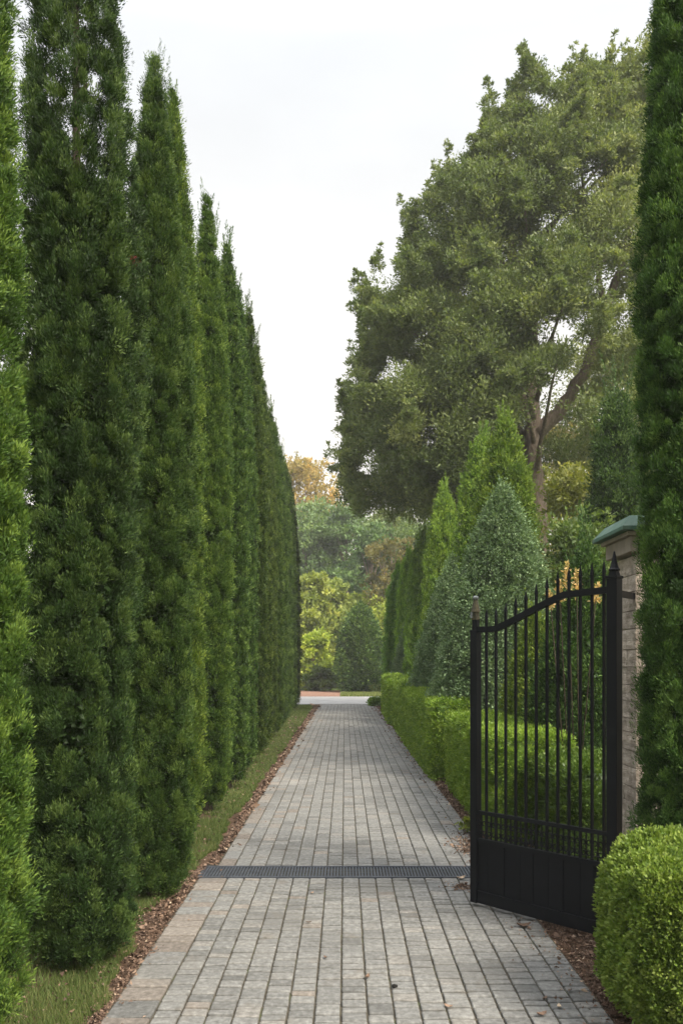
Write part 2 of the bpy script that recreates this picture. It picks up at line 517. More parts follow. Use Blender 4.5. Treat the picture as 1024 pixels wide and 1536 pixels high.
def clipped(name, label, group, loc, hs, rad, n_cl, per, Ln, Wd, seed, rz=0, color=(1, 1, 1), cs=0.05, amp=0.02, mat='box', cat='hedge', freq=5.0):
    """a rounded block of small leaves: hs = half sizes"""
    rng = np.random.default_rng(seed)
    hx, hy, hz = hs
    root = empty(name, loc, rz, label, cat, group)
    A = np.array([hy * hz, hy * hz, hx * hz, hx * hz, hx * hy])
    f = rng.choice(5, n_cl, p=A / A.sum())
    u, v = rng.uniform(-1, 1, (2, n_cl))
    p = np.empty((n_cl, 3))
    H3 = np.array([hx, hy, hz])
    p[f == 0] = np.stack([np.ones_like(u), u, v], 1)[f == 0]
    p[f == 1] = np.stack([-np.ones_like(u), u, v], 1)[f == 1]
    p[f == 2] = np.stack([u, np.ones_like(u), v], 1)[f == 2]
    p[f == 3] = np.stack([u, -np.ones_like(u), v], 1)[f == 3]
    p[f == 4] = np.stack([u, v, np.ones_like(u)], 1)[f == 4]
    p *= H3

    ph = rng.uniform(0, 6.28, (5, 3)); kk = rng.normal(size=(5, 3)) * freq

    def shape(p):
        q = np.clip(p, -(H3 - rad), H3 - rad)
        n = unit(p - q)
        r = q + n * rad
        d = sum(np.abs(np.cos((r * kk[j]).sum(1) + ph[j, 0])) for j in range(5)) / 5 - 0.6
        return r + n * (d * amp * 3)[:, None], n
    c, n = shape(p)
    c = c - n * (rng.random((n_cl, 1)) ** 2 * cs * 1.1)
    c[:, 2] += hz
    c[:, 2] = np.maximum(c[:, 2], 0.03)
    csz = cs * rng.uniform(0.6, 1.3, n_cl)
    ct = rng.normal(0.5, 0.16, n_cl)
    i = np.repeat(np.arange(n_cl), per)
    off = ball(rng, len(i)) * csz[i][:, None]
    D = n[i] * 0.8 + np.array([0, 0, 0.5]) + off / csz[i][:, None] * 0.8 + rng.normal(size=(len(i), 3)) * 0.6
    k = rng.uniform(0.6, 1.3, len(i))
    V = kites(rng, c[i] + off, D, Ln * k, Wd * k, 0.2)
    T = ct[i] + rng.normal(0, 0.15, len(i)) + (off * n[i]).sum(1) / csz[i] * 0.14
    # inner block of dense twigs so that nothing shows through
    gx = np.linspace(-1, 1, 14)
    cores = []
    for ax, sg in ((0, 1), (0, -1), (1, 1), (1, -1), (2, 1)):
        U, W = np.meshgrid(gx, gx)
        g = np.ones(U.shape + (3,)) * sg
        o_ = [a for a in range(3) if a != ax]
        g[..., o_[0]] = U; g[..., o_[1]] = W
        g = g * H3
        s, n_ = shape(g.reshape(-1, 3))
        s = (s - n_ * cs * 0.75).reshape(g.shape)
        s[..., 2] += hz
        cores.append(np.stack([s[:-1, :-1], s[1:, :-1], s[1:, 1:], s[:-1, 1:]], 2).reshape(-1, 4, 3))
    q = np.concatenate(cores)
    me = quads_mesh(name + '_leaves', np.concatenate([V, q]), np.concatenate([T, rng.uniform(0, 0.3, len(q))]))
    o = link('foliage', me, M[mat], root)
    o.color = (*color, 1)
    st = []
    r_ = random.Random(seed)
    for _ in range(max(3, int(hx * hy * 24))):
        x, y = r_.uniform(-hx, hx) * 0.6, r_.uniform(-hy, hy) * 0.6
        st.append([(0, 0, -0.03, 0.02), (x * .3, y * .3, 0.06, 0.014), (x + r_.uniform(-.03, .03), y, hz * 0.9, 0.009), (x + r_.uniform(-.08, .08), y + r_.uniform(-.05, .05), hz * 1.6, 0.004)])
    link('trunk', tube_mesh('stem', st, 5), M['darkbark'], root)
    return root


def crown_mesh(name, seed, clusters, per_sub, subs, Ln, Wd, sub_r=0.35, up=0.3, tint=None, flat=0.75, rnd=0.7):
    """clusters: array (k,4) x y z r.  subs tufts on each cluster, leaves round each tuft"""
    rng = np.random.default_rng(seed)
    K = len(clusters)
    wt = clusters[:, 3] ** 1.8
    i = np.sort(rng.choice(K, K * subs, p=wt / wt.sum()))
    n = len(i)
    d = unit(rng.normal(size=(n, 3)) + np.array([0, 0, 0.35]))
    r = clusters[i, 3]
    c = clusters[i, :3] + d * (r * rng.gamma(5.5, 0.15, n))[:, None] * np.array([1, 1, flat])
    sr = r * sub_r * rng.uniform(0.6, 1.4, n)
    ct = (rng.normal(0.5, 0.15, K) if tint is None else tint)[i] + rng.normal(0, 0.1, n)
    j = np.repeat(np.arange(n), per_sub)
    off = ball(rng, len(j)) * sr[j][:, None] * np.array([1, 1, 0.8])
    D = d[j] * 0.5 + off / sr[j][:, None] * 0.6 + np.array([0, 0, up]) + rng.normal(size=(len(j), 3)) * rnd
    k = rng.uniform(0.6, 1.35, len(j))
    V = kites(rng, c[j] + off, D, Ln * k, Wd * k, 0.2)
    return quads_mesh(name, V, ct[j] + rng.normal(0, 0.14, len(j)))


def broad_tree(name, label, cat, group, loc, H, Rr, zb, seed, n=60, subs=12, per=22, Ln=0.16, Wd=0.08, mat='broad', color=(1, 1, 1), trunk_r=0.15,
               cl=0.3, shape=1.0, parts=('crown',)):
    rng = np.random.default_rng(seed)
    root = empty(name, loc, 0, label, cat, group)
    t = rng.random(n) ** 0.85
    z = zb + (H - zb) * t
    rmax = Rr * np.sqrt(np.clip(1 - (np.abs(t - 0.35) / np.where(t > 0.35, 0.66, 0.42)) ** (1.6 * shape), 0.02, 1))
    th = rng.uniform(0, 6.28, n)
    rr = rmax * rng.uniform(0.3, 1, n) ** 0.6 * (1 - cl * 0.6)
    C = np.stack([rr * np.cos(th), rr * np.sin(th), z, Rr * cl * rng.uniform(0.7, 1.3, n)], 1)
    C[:, 2] = np.minimum(C[:, 2], H - C[:, 3] * 0.7)
    o = link('crown', crown_mesh(name + '_crown', seed, C, per, subs, Ln, Wd), M[mat], root)
    o.color = (*color, 1)
    paths = [[(0, 0, -0.1, trunk_r * 1.3), (0.03 * H * 0.2, 0, H * 0.3, trunk_r), (0, 0.1, H * 0.6, trunk_r * 0.55), (0, 0, H * 0.88, trunk_r * 0.12)]]
    for c in C[:: max(1, n // 26)]:
        zs = max(0.2 * H, min(c[2] * 0.7, c[2] - 0.3))
        paths.append([(0, 0, zs, trunk_r * 0.35), (c[0] * 0.5, c[1] * 0.5, (zs + c[2]) / 2 + 0.1, trunk_r * 0.2), (c[0], c[1], c[2], trunk_r * 0.06)])
    link('trunk', tube_mesh('trunk', paths, 6), M['bark'], root)
    return root


# ------------------------------------------------------------------ the setting: ground, driveway, road
def sheet(name, x0, x1, y0, y1, z, mat, nx=1, ny=1):
    me = bpy.data.meshes.new(name)
    xs = np.linspace(x0, x1, nx + 1); ys = np.linspace(y0, y1, ny + 1)
    V = [(x, y, z) for y in ys for x in xs]
    Fc = [(j * (nx + 1) + i, j * (nx + 1) + i + 1, (j + 1) * (nx + 1) + i + 1, (j + 1) * (nx + 1) + i) for j in range(ny) for i in range(nx)]
    me.from_pydata(V, [], Fc)
    return tag(link(name, me, mat), kind='structure')


sheet('ground', -300, 300, -60, 500, -0.034, M['lawn'])
sheet('planting_bed', 1.15, 7.0, -2, 33.0, -0.026, M['soil'])
sheet('planting_bed', -2.4, -0.99, -2, 32.0, -0.026, M['soil'])
sheet('road', -60, 60, 33.0, 40.6, -0.016, M['road'])
sheet('mulch_bed', -14, -0.25, 40.6, 50, -0.020, M['mulch'])
sheet('driveway_base', -1.10, 1.21, 0.5, 33.0, -0.012, M['joint'])

rng = random.Random(5)


def pavers():
    V, Fc, T = [], [], []
    DR0, DR1 = 6.22, 6.57

    def stone(x0, x1, y0, y1, tint):
        j = 0.0022
        x0 += rng.uniform(0, j); x1 -= rng.uniform(0, j); y0 += rng.uniform(0, j); y1 -= rng.uniform(0, j)
        b = 0.0058
        z = rng.gauss(0, 0.0011)
        tx, ty = rng.gauss(0, 0.010), rng.gauss(0, 0.012)
        cx, cy = (x0 + x1) / 2, (y0 + y1) / 2
        base = len(V)

        def add(x, y, zz):
            V.append((x + rng.uniform(-.0011, .0011), y + rng.uniform(-.0011, .0011), zz + z + (x - cx) * tx + (y - cy) * ty + rng.uniform(-.0004, .0004)))
        for (ins, zz) in ((0, -0.03), (0, -b), (b * 0.35, -b * 0.35), (b * 1.2, 0)):
            k = 0.004
            for (sx, sy) in ((0, 0), (1, 0), (1, 1), (0, 1)):
                x = (x0 + ins) if not sx else (x1 - ins)
                y = (y0 + ins) if not sy else (y1 - ins)
                # clipped corner: two verts per corner
                dx = k if not sx else -k
                dy = k if not sy else -k
                if (sx, sy) in ((0, 0), (1, 1)):
                    add(x, y + dy, zz); add(x + dx, y, zz)
                else:
                    add(x + dx, y, zz); add(x, y + dy, zz)
        for r in range(3):
            for i in range(8):
                a = base + r * 8 + i; c = base + r * 8 + (i + 1) % 8
                Fc.append((a, c, c + 8, a + 8)); T.append(tint)
        Fc.append(tuple(base + 24 + i for i in range(8))); T.append(tint)

    def column(x0, x1, ya, yb, lens, pink, gx=0.0034):
        y = ya - rng.uniform(0, 0.06)
        first = True
        while y < yb - 0.03:
            l = rng.choice(lens)
            y1 = min(y + l, yb)
            if yb - y1 < 0.04:
                y1 = yb
            t = min(max(rng.gauss(0.48, 0.20), 0.0), 0.82)
            if rng.random() < pink:
                t = rng.uniform(0.80, 1.0)
            g = 0.0056 if y < 12 else 0.004
            stone(x0 + gx, x1 - gx, max(y, ya) + g, y1 - g, t)
            y = y1

    near = [0.062, 0.075, 0.085, 0.085, 0.095, 0.122]
    far = [0.085, 0.10, 0.12, 0.12, 0.165, 0.20]
    for k in range(17):
        x0 = -0.872 + 0.122 * k; x1 = x0 + 0.122
        e = 0.2 if k < 2 else (0.06 if k > 14 else 0.012)
        column(x0, x1, 1.0, DR0, near, e * 0.7)
        column(x0, x1, DR1, 33.0, far, e)
    column(-1.09, -0.872, 1.0, DR0, [0.11, 0.13, 0.16, 0.2], 0.8, 0.005)
    column(-1.005, -0.872, DR1, 33.0, [0.2, 0.24, 0.24, 0.3], 0.7)
    me = bpy.data.meshes.new('driveway')
    me.from_pydata(V, [], Fc)
    a = me.attributes.new('tint', 'FLOAT', 'FACE')
    a.data.foreach_set('value', T)
    me.update()
    return tag(link('driveway', me, M['paver']), kind='structure')


pavers()

# drainage channel across the drive
dr = empty('drain_grate', (0, 6.395, 0), 0, 'dark slotted metal drain grate running across the paved drive beside the gate', 'drain grate')
BM().box((0.08, 0, -0.034), (2.34, 0.30, 0.03)).build('channel', M['dark'], dr)
fr = BM()
for s in (-1, 1):
    fr.box((0.08, s * 0.163, -0.004), (2.36, 0.022, 0.02), bev=0.002)
fr.box((-1.09, 0, -0.004), (0.022, 0.304, 0.018), bev=0.002).box((1.25, 0, -0.004), (0.022, 0.304, 0.018), bev=0.002)
fr.build('grate_frame', M['grate'], dr)
gb = BM()
x = -1.065
while x < 1.235:
    gb.box((x, 0, -0.005), (0.0135, 0.300, 0.012), rz=rng.uniform(-.006, .006))
    x += 0.0235
for s in (-0.075, 0.0, 0.075):
    gb.box((0.08, s, -0.0125), (2.31, 0.008, 0.008))
gb.build('grating', M['grate'], dr)

# ------------------------------------------------------------------ left row of cypresses
LG = 'cypress trees in the row along the left side of the drive'


def t2_holes(C, rng):
    bad = np.zeros(len(C), bool)
    for (x, z, w, h) in ((-0.08, 4.66, 0.022, 0.12), (0.03, 4.42, 0.024, 0.13), (-0.12, 4.95, 0.025, 0.08), (0.06, 4.85, 0.02, 0.06)):
        bad |= (((C[:, 0] - x) / w) ** 2 + ((C[:, 2] - z) / h) ** 2 < 1)
    thin = (C[:, 2] > 4.2) & (rng.random(len(C)) < 0.12)
    return ~(bad | thin)


near_kw = dict(prof=CYP, per=175, Ln=0.021, Wd=0.0048, cs=0.038, lump=0.13, up=1.1, rnd=0.36)
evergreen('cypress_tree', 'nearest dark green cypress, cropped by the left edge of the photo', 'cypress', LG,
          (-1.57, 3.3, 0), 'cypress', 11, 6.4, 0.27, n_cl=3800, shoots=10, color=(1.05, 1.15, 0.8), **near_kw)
evergreen('cypress_tree', 'shade-darkened cypress taller than the photo with sky showing through its sparse upper crown', 'cypress', LG,
          (-1.45, 4.5, 0), 'cypress', 12, 6.6, 0.31, z0=0.06, n_cl=4300, shoots=16, core_top=0.64, fill=0.3, holes=t2_holes, color=(0.58, 0.66, 0.66), tint_sd=0.28,  # low colour multiplier puts the shade on this tree into its leaves
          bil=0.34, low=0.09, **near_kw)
evergreen('cypress_tree', 'shade-darkened cypress with a whole slender pointed top, the tallest peak left of the open sky', 'cypress', LG,
          (-1.325, 5.8, 0), 'cypress', 13, 5.8, 0.245, z0=0.06, tint_sd=0.28, n_cl=3800, shoots=40, color=(0.72, 0.80, 0.72), bil=0.28, **near_kw)  # darkened leaf colour stands in for shade here too
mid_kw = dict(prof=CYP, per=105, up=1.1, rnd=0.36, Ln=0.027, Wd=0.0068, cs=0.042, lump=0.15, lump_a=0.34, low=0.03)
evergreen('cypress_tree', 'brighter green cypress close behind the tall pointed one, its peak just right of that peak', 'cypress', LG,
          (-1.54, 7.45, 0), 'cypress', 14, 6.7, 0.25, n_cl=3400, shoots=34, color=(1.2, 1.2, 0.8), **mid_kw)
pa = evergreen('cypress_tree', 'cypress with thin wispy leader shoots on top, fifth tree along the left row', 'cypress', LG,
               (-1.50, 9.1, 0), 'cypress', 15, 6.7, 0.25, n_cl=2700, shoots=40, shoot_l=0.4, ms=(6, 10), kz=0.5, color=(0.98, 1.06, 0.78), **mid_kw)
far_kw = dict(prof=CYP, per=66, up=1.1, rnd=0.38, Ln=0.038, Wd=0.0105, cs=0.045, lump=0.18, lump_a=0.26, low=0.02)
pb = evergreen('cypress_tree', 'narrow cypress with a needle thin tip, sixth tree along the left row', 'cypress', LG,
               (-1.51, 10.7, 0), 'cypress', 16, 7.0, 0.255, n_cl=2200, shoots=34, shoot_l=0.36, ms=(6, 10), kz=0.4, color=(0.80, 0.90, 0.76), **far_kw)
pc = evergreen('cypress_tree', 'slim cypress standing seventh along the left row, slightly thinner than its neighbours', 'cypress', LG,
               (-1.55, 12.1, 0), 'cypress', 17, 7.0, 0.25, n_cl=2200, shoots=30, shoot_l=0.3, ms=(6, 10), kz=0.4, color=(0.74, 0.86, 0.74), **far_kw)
words = ['eighth', 'ninth', 'tenth', 'eleventh', 'twelfth', 'thirteenth', 'fourteenth', 'fifteenth']
for k, (px, Y, ytop, rr) in enumerate([(373, 13.5, 462, .29), (384, 15.0, 520, .29), (394, 16.6, 572, .29), (405, 18.4, 612, .30),
                                       (412, 20.5, 640, .32), (420, 23.0, 668, .34), (427, 25.8, 695, .36), (434, 29.0, 722, .38)]):
    src = (pb, pc, pa)[k % 3]
    h0 = (7.0, 7.0, 6.7)[k % 3]
    X, Z = at(px, Y, ytop)
    lab = '%s cypress along the left row counted from the cropped one at the photo edge' % words[k]
    if k == 7:
        lab = 'farthest cypress of the left row, the last one before the pale crossing road'
    c = copy_tree(src, (X, Y, 0), rng.uniform(0, 6.28), (rr / .27, rr / .27, Z / h0), lab, LG)
    for ch in c.children:
        if ch.name.startswith('crown'):
            g = rng.uniform(0.60, 0.92)
            ch.color = (g * rng.uniform(.92, 1.08), g * 1.05, g * 0.85, 1)

# red flower caught between the second and third cypress
fx, fz = at(202, 5.0, 388)
rr = np.random.default_rng(3)
pp = ball(rr, 90) * np.array([0.042, 0.03, 0.022])
tag(link('red_flower', quads_mesh('red_flower', kites(rr, pp, rr.normal(size=(90, 3)), 0.022, 0.014), rr.random(90)), M['red'], None, (fx, 5.0, fz)),
    'small red flower cluster high up between the second and third left cypress', 'flower')
pp = [[(fx - 0.16, 5.3, fz - 0.35, 0.004), (fx - 0.05, 5.24, fz - 0.12, 0.003), (fx, 5.0, fz, 0.002)]]
st = link('stem', tube_mesh('stem', [[(a - fx, b - 5.0, c - fz, r) for a, b, c, r in pp[0]]], 5), M['darkbark'], bpy.data.objects['red_flower'])

# ------------------------------------------------------------------ right side: near cypress, clipped box bush
evergreen('cypress_tree', 'big dark cypress at the right edge of the photo, hiding part of the stone pillar', 'cypress', None,
          (1.855, 4.45, 0), 'cypress', 21, 7.2, 0.265, z0=0.3, n_cl=3800, shoots=10, color=(0.72, 0.90, 0.8), bil=0.26, low=0.08,
          prof=([0, .03, .1, .5, .85, 1], [.8, .95, 1, .97, .5, .03]), per=165, Ln=0.021, Wd=0.0048, cs=0.038, lump=0.14, up=1.1, rnd=0.36)
clipped('box_shrub', 'rounded bright yellow-green clipped box bush in front of the gate foot', None,
        (1.74, 3.72, 0), (0.53, 0.43, 0.395), 0.25, 3400, 60, 0.017, 0.0105, 31, cs=0.036, amp=0.026, cat='shrub', color=(1.08, 1.0, 1.2), freq=7)

HG = 'clipped hedge blocks lining the right side of the drive'
hb = [  # X0 face, depth half, Y0, Y1, height, label
    (1.33, 0.34, 7.3, 10.8, 0.96, 'nearest bright green clipped hedge block, seen partly through the open gate'),
    (1.20, 0.30, 11.35, 17.3, 1.07, 'long middle hedge block with a flat top, directly beyond the nearest one'),
    (1.25, 0.28, 17.85, 20.7, 1.12, 'short hedge block third from the gate with a narrow dark gap on each side'),
    (1.19, 0.26, 21.4, 23.6, 1.16, 'short hedge block fourth from the gate, next to the last one'),
    (1.23, 0.24, 24.3, 26.4, 1.20, 'farthest little hedge block, nearest to the pale crossing road'),
]
for k, (x0, hx, y0, y1, h, lab) in enumerate(hb):
    hy = (y1 - y0) / 2
    s = (1.0, 1.35, 1.9, 2.3, 2.3)[k]
    area = 2 * hx * 2 * hy + 2 * hy * h * 2 + 2 * hx * h * 2
    clipped('clipped_hedge', lab, HG, (x0 + hx, (y0 + y1) / 2, 0), (hx, hy, h / 2), 0.075, int(area * 330 / s), 40, 0.026 * s, 0.014 * s, 40 + k,
            cs=0.05 * s ** .5, amp=0.018, color=(1.15, 1.15, 0.95), freq=4)
clipped('clipped_hedge', 'low hedge with shade put into its leaf colour right behind the gate bars', None, (2.06, 6.75, 0), (0.42, 0.62, 0.41), 0.15, 1100, 36, 0.028, 0.016, 47,
        cs=0.06, amp=0.03, color=(0.42, 0.48, 0.4))  # dark leaf colour carries the shade behind the gate

# holly cones
HC = 'cone shaped grey-green hollies behind the hedge'
holly_kw = dict(lump_a=0.15, prof=CONE, Ln=0.038, Wd=0.021, cs=0.085, up=0.35, out=0.8, rnd=0.8, low=0.03, bil=0.06, shoots=12, shoot_l=0.08, tint_mu=0.50, tint_sd=0.13, ms=(7, 12))
for px, Y, yt, Rr, n, sd, lab in [
        (752, 12.3, 733, 1.08, 2800, 51, 'largest cone shaped grey-green holly, rising above the free end of the gate'),
        (716, 13.9, 838, 0.70, 1500, 52, 'middle sized cone holly tucked against the lower left flank of the largest one'),
        (680, 17.0, 837, 0.88, 2100, 53, 'broad cone holly left of the largest one, second tallest in the group'),
        (608, 28.6, 938, 0.50, 600, 54, 'smallest and farthest cone holly at the foot of the green columns')]:
    X, Z = at(px, Y, yt)
    evergreen('holly_cone', lab, 'holly', HC, (X, Y, 0), 'holly', sd, Z, Rr, z0=0.08, n_cl=int(n * 1.5), per=48, color=(1.35, 1.35, 1.3), **holly_kw)

# bright columns
TG = 'bright green columnar arborvitae beyond the hollies'
col_kw = dict(prof=COL_, per=44, Ln=0.06, Wd=0.022, cs=0.085, ms=(6, 10), kz=0.4, bil=0.2, shoots=40, shoot_l=0.2)
cols = [(757, 14.6, 632, .50, (1.0, 1.0, .9), 'tallest bright green column, right behind the largest cone holly'),
        (722, 17.2, 658, .50, (.82, .88, .8), 'darker green column just left of the tallest bright one'),
        (665, 21.5, 733, .38, (1.05, 1.08, .9), 'light green column with a split tip in the middle of the right row'),
        (634, 26.5, 800, .40, (.8, .9, .8), 'dark green column between the light split-tipped one and the two slimmest'),
        (613, 30.0, 828, .34, (.9, 1.0, .85), 'slim green column, next to last of the right row'),
        (599, 31.6, 850, .44, (.62, .78, .75), 'last dark column of the right row, nearest to the crossing road')]
first = None
for k, (px, Y, yt, Rr, cc, lab) in enumerate(cols):
    X, Z = at(px, Y, yt)
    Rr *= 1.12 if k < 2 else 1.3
    cc = tuple(v * (0.95 if k == 0 else 1.25 if k < 3 else 1.6) for v in cc)  # farther columns lightened in colour to offset the big tree's shade
    if k < 2:
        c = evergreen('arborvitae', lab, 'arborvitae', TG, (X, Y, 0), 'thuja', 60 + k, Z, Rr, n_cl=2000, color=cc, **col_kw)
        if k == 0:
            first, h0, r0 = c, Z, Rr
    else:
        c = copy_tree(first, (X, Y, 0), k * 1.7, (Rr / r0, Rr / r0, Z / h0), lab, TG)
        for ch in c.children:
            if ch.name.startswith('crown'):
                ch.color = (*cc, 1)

# dark conifers behind the gate and beside the pillar
evergreen('dark_conifer', 'dark green conifer standing behind the upright bars of the gate', 'conifer', None,
          (2.42, 8.4, 0), 'cypress', 71, 2.75, 0.55, n_cl=1500, per=60, Ln=0.04, Wd=0.016, cs=0.09, prof=CONE, shoots=20, color=(0.62, 0.78, 0.7), bil=0.3)
evergreen('dark_conifer', 'lighter dappled conifer behind the middle bars of the gate, left of the dark one', 'conifer', None,
          (2.25, 9.9, 0), 'thuja', 72, 2.2, 0.42, n_cl=900, per=50, Ln=0.04, Wd=0.018, cs=0.09, prof=CONE, shoots=14, color=(0.9, 0.85, 0.9), bil=0.3)
X, Z = at(925, 14.0, 590)
evergreen('dark_conifer', 'tall shaggy dark conifer rising behind the stone pillar beside the edge cypress', 'conifer', None,
          (X, 14.0, 0), 'cypress', 73, Z, 0.82, n_cl=2600, per=52, Ln=0.06, Wd=0.022, cs=0.14, prof=([0, .1, .4, .7, .9, 1], [.9, 1, .9, .6, .3, .04]), shoots=30,
          color=(0.6, 0.72, 0.65), bil=0.5, low=0.14, ms=(3, 6), kz=2.5, lump=0.4, lump_a=1.1, core=0.5)
broad_tree('garden_shrub', 'mid green leafy shrub between the largest holly and the stone pillar', 'shrub', None, (3.55, 12.6, 0), 3.7, 0.95, 0.2, 75,
           n=60, subs=12, per=26, Ln=0.075, Wd=0.035, color=(0.75, 0.95, 0.7), trunk_r=0.05)
broad_tree('garden_shrub', 'loose tall shrub with golden light in its leaf colour beside the trunk of the big tree', 'shrub', None, (5.0, 17.5, 0), 5.6, 1.5, 0.3, 76,
           n=80, subs=12, per=26, Ln=0.10, Wd=0.05, color=(1.4, 1.25, 0.7), trunk_r=0.07)  # golden light beside the trunk is put into the leaf colour

# plumes over the gate, their backlight painted as gold leaf colour
gp = empty('backlit_gold_plant', (2.02, 7.35, 0), 0, 'plant with leaf spikes in painted backlit gold showing above the gate top rail', 'plant')
rr = np.random.default_rng(8)
paths = []
spikes = [(865, 855, 895), (838, 872, 905), (896, 876, 905), (822, 888, 915), (850, 845, 885)]
for px, yt, yb in spikes:
    Ys = 7.35 + rr.uniform(-.15, .15)
    X, Z = at(px, Ys, yt)
    Zb = 1.6 + (995 - yb) / F * Ys
    lx, ly = X - 2.02, Ys - 7.35
    paths.append([(rr.uniform(-.05, .05), 0, 0, 0.006), (lx * 0.9, ly, Zb, 0.004), (lx, ly, Z, 0.0015)])
    n = 130
    u = rr.random(n)
    P = np.stack([lx * (0.9 + 0.1 * u) + rr.normal(0, 0.014 * (1.2 - u)), ly + rr.normal(0, 0.014, n), Zb + (Z - Zb) * u], 1)
    P[:, 0] = lx * (0.92 + 0.08 * u) + rr.normal(0, 1, n) * 0.018 * (1.2 - u)
    l = link('leaf_spike', quads_mesh('leaf_spike', kites(rr, P, rr.normal(size=(n, 3)) + np.array([0, 0, .8]), 0.04, 0.016), rr.random(n)), M['gold'], gp)
    l.color = (1.5, 1.75, 2.3, 1)
for p_ in paths:
    link('stem', tube_mesh('stem', [p_], 5), M['darkbark'], gp)

# ------------------------------------------------------------------ stone pillar
pil = empty('gate_pillar', (1.93, 5.19, 0), 0, 'rough stone gate pillar with a green metal cap behind the open gate', 'pillar')
w = 0.37
sb = bmesh.new()
z = 0.0
rp = random.Random(9)
tints = []
while z < 2.24:
    h = rp.uniform(0.085, 0.125)
    h = min(h, 2.265 - z)
    split = rp.uniform(0.38, 0.62) if rp.random() < 0.75 else None
    segs = [(-w / 2, w / 2)] if split is None else [(-w / 2, -w / 2 + w * split - 0.002), (-w / 2 + w * split + 0.002, w / 2)]
    for (a, b) in segs:
        r = bmesh.ops.create_cube(sb, size=1)
        vs = r['verts']
        ox = rp.uniform(-.002, .003)
        for v in vs:
            v.co = Vector((v.co.x * (w + 2 * ox), (a + b) / 2 + v.co.y * (b - a), z + h / 2 + v.co.z * (h - 0.004)))
        es = list({e for v in vs for e in v.link_edges})
        bmesh.ops.bevel(sb, geom=es, offset=0.003, segments=2, profile=0.6, affect='EDGES')
    z += h
bmesh.ops.subdivide_edges(sb, edges=[e for e in sb.edges if e.calc_length() > 0.05], cuts=4, use_grid_fill=True)
for v in sb.verts:
    c = v.co
    k = 0.0017 * (math.sin(c.z * 61 + c.y * 37) + math.sin(c.y * 83 + c.z * 29 + 1) + math.sin(c.x * 71 + c.z * 97))
    v.co = Vector((c.x + k * (1 if c.x > 0 else -1), c.y + k * 0.8 * (1 if c.y > 0 else -1), c.z))
me = bpy.data.meshes.new('shaft'); sb.to_mesh(me); sb.free()
a = me.attributes.new('tint', 'FLOAT', 'FACE')
zs = [me.polygons[i].center for i in range(len(me.polygons))]
a.data.foreach_set('value', [(math.sin(round(c.z / 0.105) * 12.9898) * 43758.5) % 1.0 for c in zs])
link('shaft', me, M['stone'], pil)
BM().box((0, 0, 1.13), (w - 0.022, w - 0.022, 2.24)).build('mortar', M['coping'], pil)
cm = BM()
cm.box((0, 0, 2.312), (w + 0.10, w + 0.10, 0.093), bev=0.006)
cm.box((0, 0, 2.372), (w + 0.15, w + 0.15, 0.026), bev=0.004)
cm.build('cornice', M['coping'], pil)
cp = BM()
cp.box((0, 0, 2.398), (w + 0.235, w + 0.235, 0.026), bev=0.004)
cp.box((0, 0, 2.445), (w + 0.228, w + 0.228, 0.068), taper=0.80)
cp.build('cap', M['copper'], pil)

# ------------------------------------------------------------------ the open gate leaf
HX, HY = 1.54, 4.77
GL = 1.009
ga = math.atan2(5.52 - HY, 0.866 - HX)
gate = empty('iron_gate', (HX, HY, 0), ga, 'open black iron gate leaf with spiked bars and a solid lower panel', 'gate')


def GX(t):
    return (1 - t) * GL


# posts
hp = BM().box((0, 0, 1.055), (0.066, 0.066, 2.06), bev=0.003)
hp.build('hinge_post', M['iron'], gate)
bpy.data.objects['hinge_post']['label'] = 'thicker hinge post beside the pillar'
fn = BM().box((0, 0, 2.093), (0.074, 0.074, 0.016), bev=0.002).box((0, 0, 2.116), (0.05, 0.05, 0.03), taper=0.8, bev=0.002)
fn.cone((0, 0, 2.131), 0.031, 0.020, 0.035, 8).cone((0, 0, 2.166), 0.020, 0.004, 0.075, 8)
fn.sphere((0, 0, 2.135), (0.034, 0.034, 0.014))
fn.build('finial', M['iron'], bpy.data.objects['hinge_post'])
lp = BM().box((GL, 0, 0.92), (0.054, 0.054, 1.80), bev=0.003).box((GL, 0, 1.852), (0.036, 0.036, 0.075), bev=0.002)
latch = lp.build('latch_post', M['iron'], gate)
cap = BM().box((GL, 0, 1.915), (0.040, 0.040, 0.055), taper=0.85, bev=0.003)
cap.cone((GL, 0, 1.94), 0.032, 0.013, 0.085, 8)
cap.build('finial', M['brass'], latch)
ct = BM().sphere((GL, 0, 2.032), (0.022, 0.022, 0.017))
ct.build('finial_cap', M['zinc'], latch)
ct = BM().box((GL + 0.016, 0.008, 1.922), (0.018, 0.046, 0.044), taper=0.7, bev=0.002)
ct.build('latch_plate', M['zinc'], latch)


def rail_z(t):
    s = min(max((t - 0.16) / (0.67 - 0.16), 0), 1)
    s = s * s * (3 - 2 * s) * 0.15 + s * 0.85
    return 1.822 + s * 0.19 + (0.012 * (t - 0.67) / 0.33 if t > 0.67 else 0)


pts = [(GX(t), rail_z(t)) for t in [0.0, .08, .13, .17, .2, .25, .32, .4, .48, .56, .62, .65, .68, .72, .85, .965]]
BM().sweep(pts, 0.016, 0.019).build('top_rail', M['iron'], gate)
BM().sweep([(GX(0.03), 0.618), (GX(0.965), 0.618)], 0.012, 0.012).build('middle_rail', M['iron'], gate)
